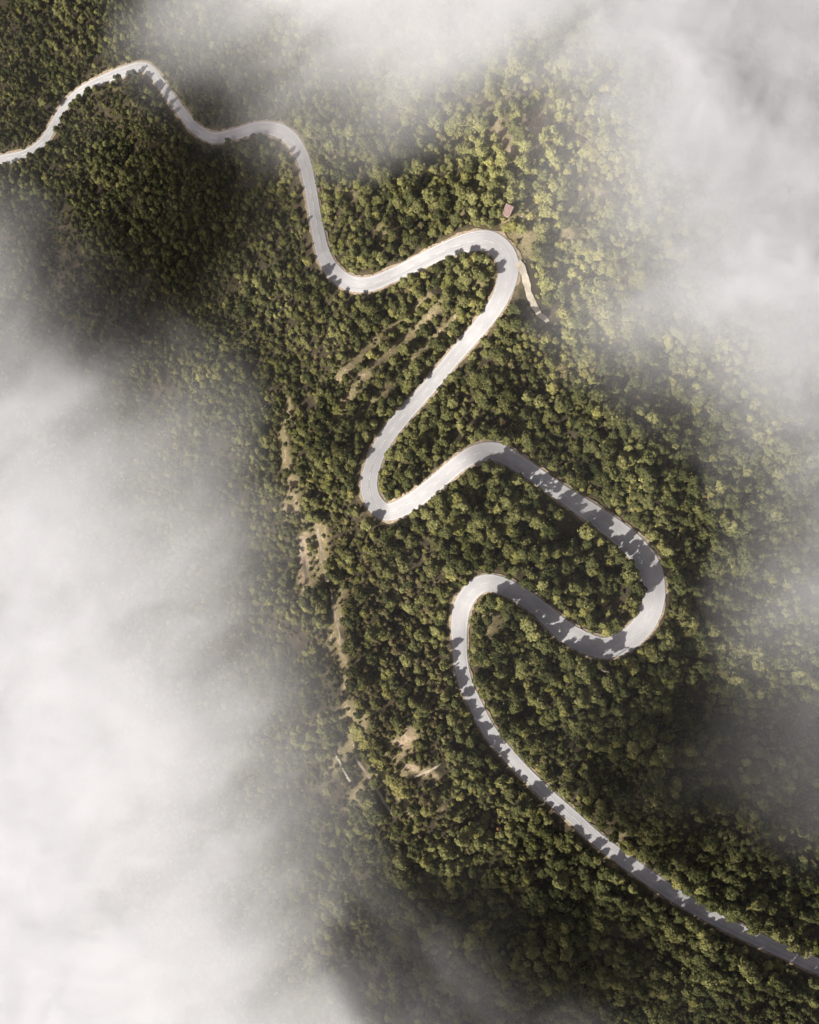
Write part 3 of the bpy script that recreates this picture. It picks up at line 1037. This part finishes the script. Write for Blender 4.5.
def scatter(name, u, v, variant, size, tint, sources, label, category, sink=0.1):
    """One object whose points carry a copy of one of the sources each."""
    h = ground_h(u, v)
    pts = xyz(u, v, h - sink)
    o = mesh_obj(name, pts, [])
    me = o.data
    for nm, typ, val in (('variant', 'INT', variant.astype(np.int32)), ('size', 'FLOAT', size.astype(np.float32)), ('tint', 'FLOAT', tint.astype(np.float32)),
                         ('yaw', 'FLOAT', rng.uniform(0, 6.283, len(u)).astype(np.float32)), ('stretch', 'FLOAT', rng.uniform(0.82, 1.2, len(u)).astype(np.float32))):
        a = me.attributes.new(nm, typ, 'POINT')
        a.data.foreach_set('value', val)
    g = bpy.data.node_groups.new(name, 'GeometryNodeTree')
    g.interface.new_socket('Geometry', in_out='INPUT', socket_type='NodeSocketGeometry')
    g.interface.new_socket('Geometry', in_out='OUTPUT', socket_type='NodeSocketGeometry')
    n, l = g.nodes, g.links
    gi, go = n.new('NodeGroupInput'), n.new('NodeGroupOutput')

    def attr(nm, dt):
        a = n.new('GeometryNodeInputNamedAttribute')
        a.data_type = dt
        a.inputs['Name'].default_value = nm
        return a.outputs[0]
    va, sa, ya, st = attr('variant', 'INT'), attr('size', 'FLOAT'), attr('yaw', 'FLOAT'), attr('stretch', 'FLOAT')
    rot = n.new('ShaderNodeCombineXYZ')
    l.new(ya, rot.inputs[2])
    scl = n.new('ShaderNodeCombineXYZ')
    mz = n.new('ShaderNodeMath'); mz.operation = 'MULTIPLY'
    l.new(sa, mz.inputs[0]); l.new(st, mz.inputs[1])
    l.new(sa, scl.inputs[0]); l.new(sa, scl.inputs[1]); l.new(mz.outputs[0], scl.inputs[2])
    e2r = n.new('FunctionNodeEulerToRotation')
    l.new(rot.outputs[0], e2r.inputs[0])
    join = n.new('GeometryNodeJoinGeometry')
    for k, src in enumerate(sources):
        jj = n.new('GeometryNodeJoinGeometry')
        for so in src:
            oi = n.new('GeometryNodeObjectInfo')
            oi.transform_space = 'ORIGINAL'
            oi.inputs['Object'].default_value = so
            oi.inputs['As Instance'].default_value = False
            l.new(oi.outputs['Geometry'], jj.inputs[0])
        cmp_ = n.new('FunctionNodeCompare')
        cmp_.data_type = 'INT'
        cmp_.operation = 'EQUAL'
        ins = [s for s in cmp_.inputs if s.type == 'INT']
        l.new(va, ins[0])
        ins[1].default_value = k
        iop = n.new('GeometryNodeInstanceOnPoints')
        l.new(gi.outputs[0], iop.inputs['Points'])
        l.new(cmp_.outputs[0], iop.inputs['Selection'])
        l.new(jj.outputs[0], iop.inputs['Instance'])
        l.new(e2r.outputs[0], iop.inputs['Rotation'])
        l.new(scl.outputs[0], iop.inputs['Scale'])
        l.new(iop.outputs[0], join.inputs[0])
    l.new(join.outputs[0], go.inputs[0])
    md = o.modifiers.new('scatter', 'NODES')
    md.node_group = g
    tag(o, label, category, kind='stuff')
    return o


tn = tint_at(fu, fv) - 0.08 + 1.0 * (fbm(fu / 44.0, fv / 44.0, 61, 4) - 0.5)  # broad noise paints sunlit and shaded clumps into the leaf colour
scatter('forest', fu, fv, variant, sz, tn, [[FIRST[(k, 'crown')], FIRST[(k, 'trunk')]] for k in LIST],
        'dense olive and dark green forest covering the mountain slopes', 'forest')
print('forest', len(fu))

# undergrowth: low bushes filling the gaps, thinner on bare ground
n_u = 20000
bu, bv = rng.uniform(-120, 940, n_u), rng.uniform(-120, 1150, n_u)
bb, bt = field(bu, bv)
d1, i1 = nearest(road, bu, bv)
d2, i2 = nearest(TRACK, bu, bv)
ok = (d1 > road[i1, 2] / 2 + 4.0) & (d2 > TRACK[i2, 2] / 2 + 2.5) & (rng.random(n_u) > 0.75 * sstep(0.5, 0.9, bb))
for p_ in PATHS:
    ln = smooth_line(p_, 2)
    d3, _ = nearest(ln, bu, bv)
    ok &= d3 > 4.0
bu, bv = bu[ok], bv[ok]
# the bright hedge strip beside the lower terraces
hs_ = smooth_line([(352, 726, 5), (362, 741, 5), (373, 756, 5), (386, 772, 5), (397, 786, 5), (407, 798, 5)], 1.0)
hu = np.repeat(hs_[:, 0], 5) + rng.normal(0, 2.6, len(hs_) * 5)
hv = np.repeat(hs_[:, 1], 5) + rng.normal(0, 2.0, len(hs_) * 5)
bv_ = rng.integers(0, 3, len(bu))
bvar = np.concatenate([bv_, np.full(len(hu), 2)])
bsz = np.concatenate([rng.uniform(0.4, 1.1, len(bu)), rng.uniform(0.7, 1.2, len(hu))])
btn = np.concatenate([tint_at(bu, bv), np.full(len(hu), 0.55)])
bu, bv = np.concatenate([bu, hu]), np.concatenate([bv, hv])
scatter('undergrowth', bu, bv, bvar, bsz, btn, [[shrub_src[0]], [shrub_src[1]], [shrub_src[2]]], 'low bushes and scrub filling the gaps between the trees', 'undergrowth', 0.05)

# ------------------------------------------------------------------ mist drifting over the slopes
MU, MV = np.arange(-300, 1101, 100), np.arange(-200, 1301, 100)
MT = [  # share of the ground hidden; u: -300 -200 -100  0    100   200   300   400   500   600   700   800   900  1000 1100
    [0, 0, 0,   .00, .10, .40, .60, .60, .60, .70, .75, .70, .5, .2, 0],      # -200
    [0, 0, .00, .00, .10, .50, .72, .72, .72, .84, .90, .84, .7, .4, 0],      # -100
    [0, 0, .00, .00, .04, .46, .74, .74, .72, .86, .92, .82, .7, .4, 0],      # 0
    [0, 0, .00, .00, .00, .10, .26, .34, .22, .54, .92, .90, .8, .4, 0],      # 100
    [0, 0, .10, .08, .00, .00, .00, .00, .00, .26, .72, .90, .8, .4, 0],      # 200
    [0, .2, .4, .36, .12, .00, .00, .00, .00, .28, .66, .88, .8, .4, 0],      # 300
    [0, .4, .6, .60, .36, .14, .00, .00, .00, .03, .20, .56, .6, .3, 0],      # 400
    [0, .5, .7, .72, .54, .26, .03, .00, .00, .00, .02, .28, .5, .2, 0],      # 500
    [0, .6, .8, .84, .70, .44, .06, .00, .00, .00, .02, .27, .4, 0, 0],       # 600
    [0, .6, .80, .85, .79, .58, .12, .00, .00, .00, .02, .09, .2, 0, 0],      # 700
    [0, .6, .80, .87, .83, .66, .20, .00, .00, .00, .02, .06, .1, 0, 0],      # 800
    [0, .6, .80, .88, .86, .53, .18, .04, .00, .00, .00, .00, .0, 0, 0],      # 900
    [0, .6, .80, .89, .88, .76, .52, .24, .06, .02, .00, .00, 0, 0, 0],       # 1000
    [0, .5, .8, .88, .88, .84, .66, .46, .26, .10, .00, .00, 0, 0, 0],        # 1100
    [0, .3, .5, .60, .60, .60, .50, .30, .20, .10, .00, .00, 0, 0, 0],        # 1200
    [0, 0, 0, 0, 0, 0, 0, 0, 0, 0, 0, 0, 0, 0, 0],                            # 1300
]
DENS = 0.30
gu, gv = np.arange(-290, 1091, 4.0), np.arange(-240, 1291, 4.0)
U2, V2 = np.meshgrid(gu, gv)
wu = U2 + 44 * (fbm(U2 / 110.0, V2 / 110.0, 301, 4) - 0.5) + 12 * (fbm(U2 / 34.0, V2 / 34.0, 305, 2) - 0.5)
wv_ = V2 + 44 * (fbm(U2 / 110.0, V2 / 110.0, 311, 4) - 0.5) + 12 * (fbm(U2 / 34.0, V2 / 34.0, 315, 2) - 0.5)
A = np.clip(table2(MT, MU, MV, wu, wv_), 0, 0.96)
# wisps drawn out from lower left to upper right
ru, rv2 = (wu * 0.80 - wv_ * 0.60), (wu * 0.60 + wv_ * 0.80)
wis = fbm(ru / 150.0, rv2 / 70.0, 321, 6, 0.52)
tau = -np.log(1 - A) * np.clip(0.26 + 1.48 * wis, 0.2, 2.0)
tau = tau * sstep(0.0, 0.05, A) + 0.014 * (0.6 + 0.8 * wis)
edge = np.minimum(np.minimum(U2 + 290, 1090 - U2), np.minimum(V2 + 240, 1290 - V2))
tau = tau * sstep(0, 120, edge)
th = tau / DENS
gh = table2(HT, HU, HV, np.clip(U2, -200, 1000), np.clip(V2, -200, 1200))
ww = sstep(250, 520, U2)                # mist lies flatter than the slopes under it
lay = (gh * 0.62 - 66 * 0.38) * (1 - ww) + (gh * 0.2 + 16 * 0.8) * ww
mid_h = 0.5 * (lay + gh + np.sqrt((lay - gh) ** 2 + 60)) + 20.0 + 3.0 * (fbm(U2 / 90.0, V2 / 90.0, 331, 3) - 0.5)
eps = 0.01
solid = th > eps
top = xyz(U2, V2, mid_h + 0.72 * th).reshape(-1, 3)
bot = xyz(U2, V2, mid_h - np.minimum(0.4 * th, 6.0)).reshape(-1, 3)
nr, nc = U2.shape
flat = solid.ravel()
ib = np.where(flat, np.arange(nr * nc) + nr * nc, np.arange(nr * nc))
ii = (np.arange(nr - 1)[:, None] * nc + np.arange(nc - 1)[None, :]).ravel()
quad = np.stack([ii, ii + nc, ii + nc + 1, ii + 1], -1)
quad = quad[flat[quad].any(1)]
tri = []
for q in (quad[:, [0, 1, 2]], quad[:, [0, 2, 3]]):
    tri.append(q)
tri = np.vstack(tri)
lower = ib[tri][:, ::-1]
keep_t = flat[tri].any(1)
faces = np.vstack([tri[keep_t], lower[keep_t]])
Vm = np.vstack([top, bot])
used = np.unique(faces)
remap = np.full(len(Vm), -1); remap[used] = np.arange(len(used))
mist = mesh_obj('mist', Vm[used], remap[faces], mist_mat('mist', DENS, (0.80, 0.805, 0.815)), smooth=False)
tag(mist, 'drifting white mist over the forested slopes', kind='stuff')


# unseen cloudbanks added south-west of the view to shade chosen slopes
def shade_cloud(cx, cy, cz, ax, ay, turn, tau0, seed):
    n = 70
    g = np.linspace(-1.25, 1.25, n)
    X, Y = np.meshgrid(g, g)
    r = np.sqrt(X * X + Y * Y) + 0.9 * (fbm(X * 2.2 + 9, Y * 2.2 + 9, seed, 4) - 0.5)
    k = (1 - sstep(0.0, 1.05, r)) * (1 - sstep(0.55, 1.2, np.sqrt(X * X + Y * Y)))
    k = k * (0.7 + 0.6 * fbm(X * 4 + 5, Y * 4 + 5, seed + 9, 4))
    t = tau0 * k / DENS
    c, s_ = math.cos(turn), math.sin(turn)
    x, y = cx + ax * X * c - ay * Y * s_, cy + ax * X * s_ + ay * Y * c
    top = np.stack([x, y, cz + 0.7 * t], -1).reshape(-1, 3)
    bot = np.stack([x, y, cz - 0.3 * t], -1).reshape(-1, 3)
    fl = (t > 0.01).ravel()
    ib = np.where(fl, np.arange(n * n) + n * n, np.arange(n * n))
    i0 = (np.arange(n - 1)[:, None] * n + np.arange(n - 1)[None, :]).ravel()
    tr = np.vstack([np.stack([i0, i0 + 1, i0 + n + 1], -1), np.stack([i0, i0 + n + 1, i0 + n], -1)])
    tr = tr[fl[tr].any(1)]
    fc = np.vstack([tr, ib[tr][:, ::-1]])
    V_ = np.vstack([top, bot])
    us = np.unique(fc)
    rm = np.full(len(V_), -1); rm[us] = np.arange(len(us))
    o = mesh_obj('shade_cloud', V_[us], rm[fc], mist.data.materials[0])
    tag(o, 'unseen cloudbank added outside the view to shade the slopes', kind='stuff')


def over(u, v, rise, *rest):
    """Adds an unseen cloudbank to shade the ground at u, v from rise metres above it."""
    g_ = at(u, v)
    k = rise / math.tan(SUN_EL)
    shade_cloud(g_.x - SHADOW.x * k, g_.y - SHADOW.y * k, g_.z + rise, *rest)


over(200, 212, 190, 100, 64, 0.6, 2.2, 500)
over(770, 770, 170, 84, 46, -0.55, 2.3, 520)
over(500, 955, 150, 80, 44, -0.3, 2.4, 540)
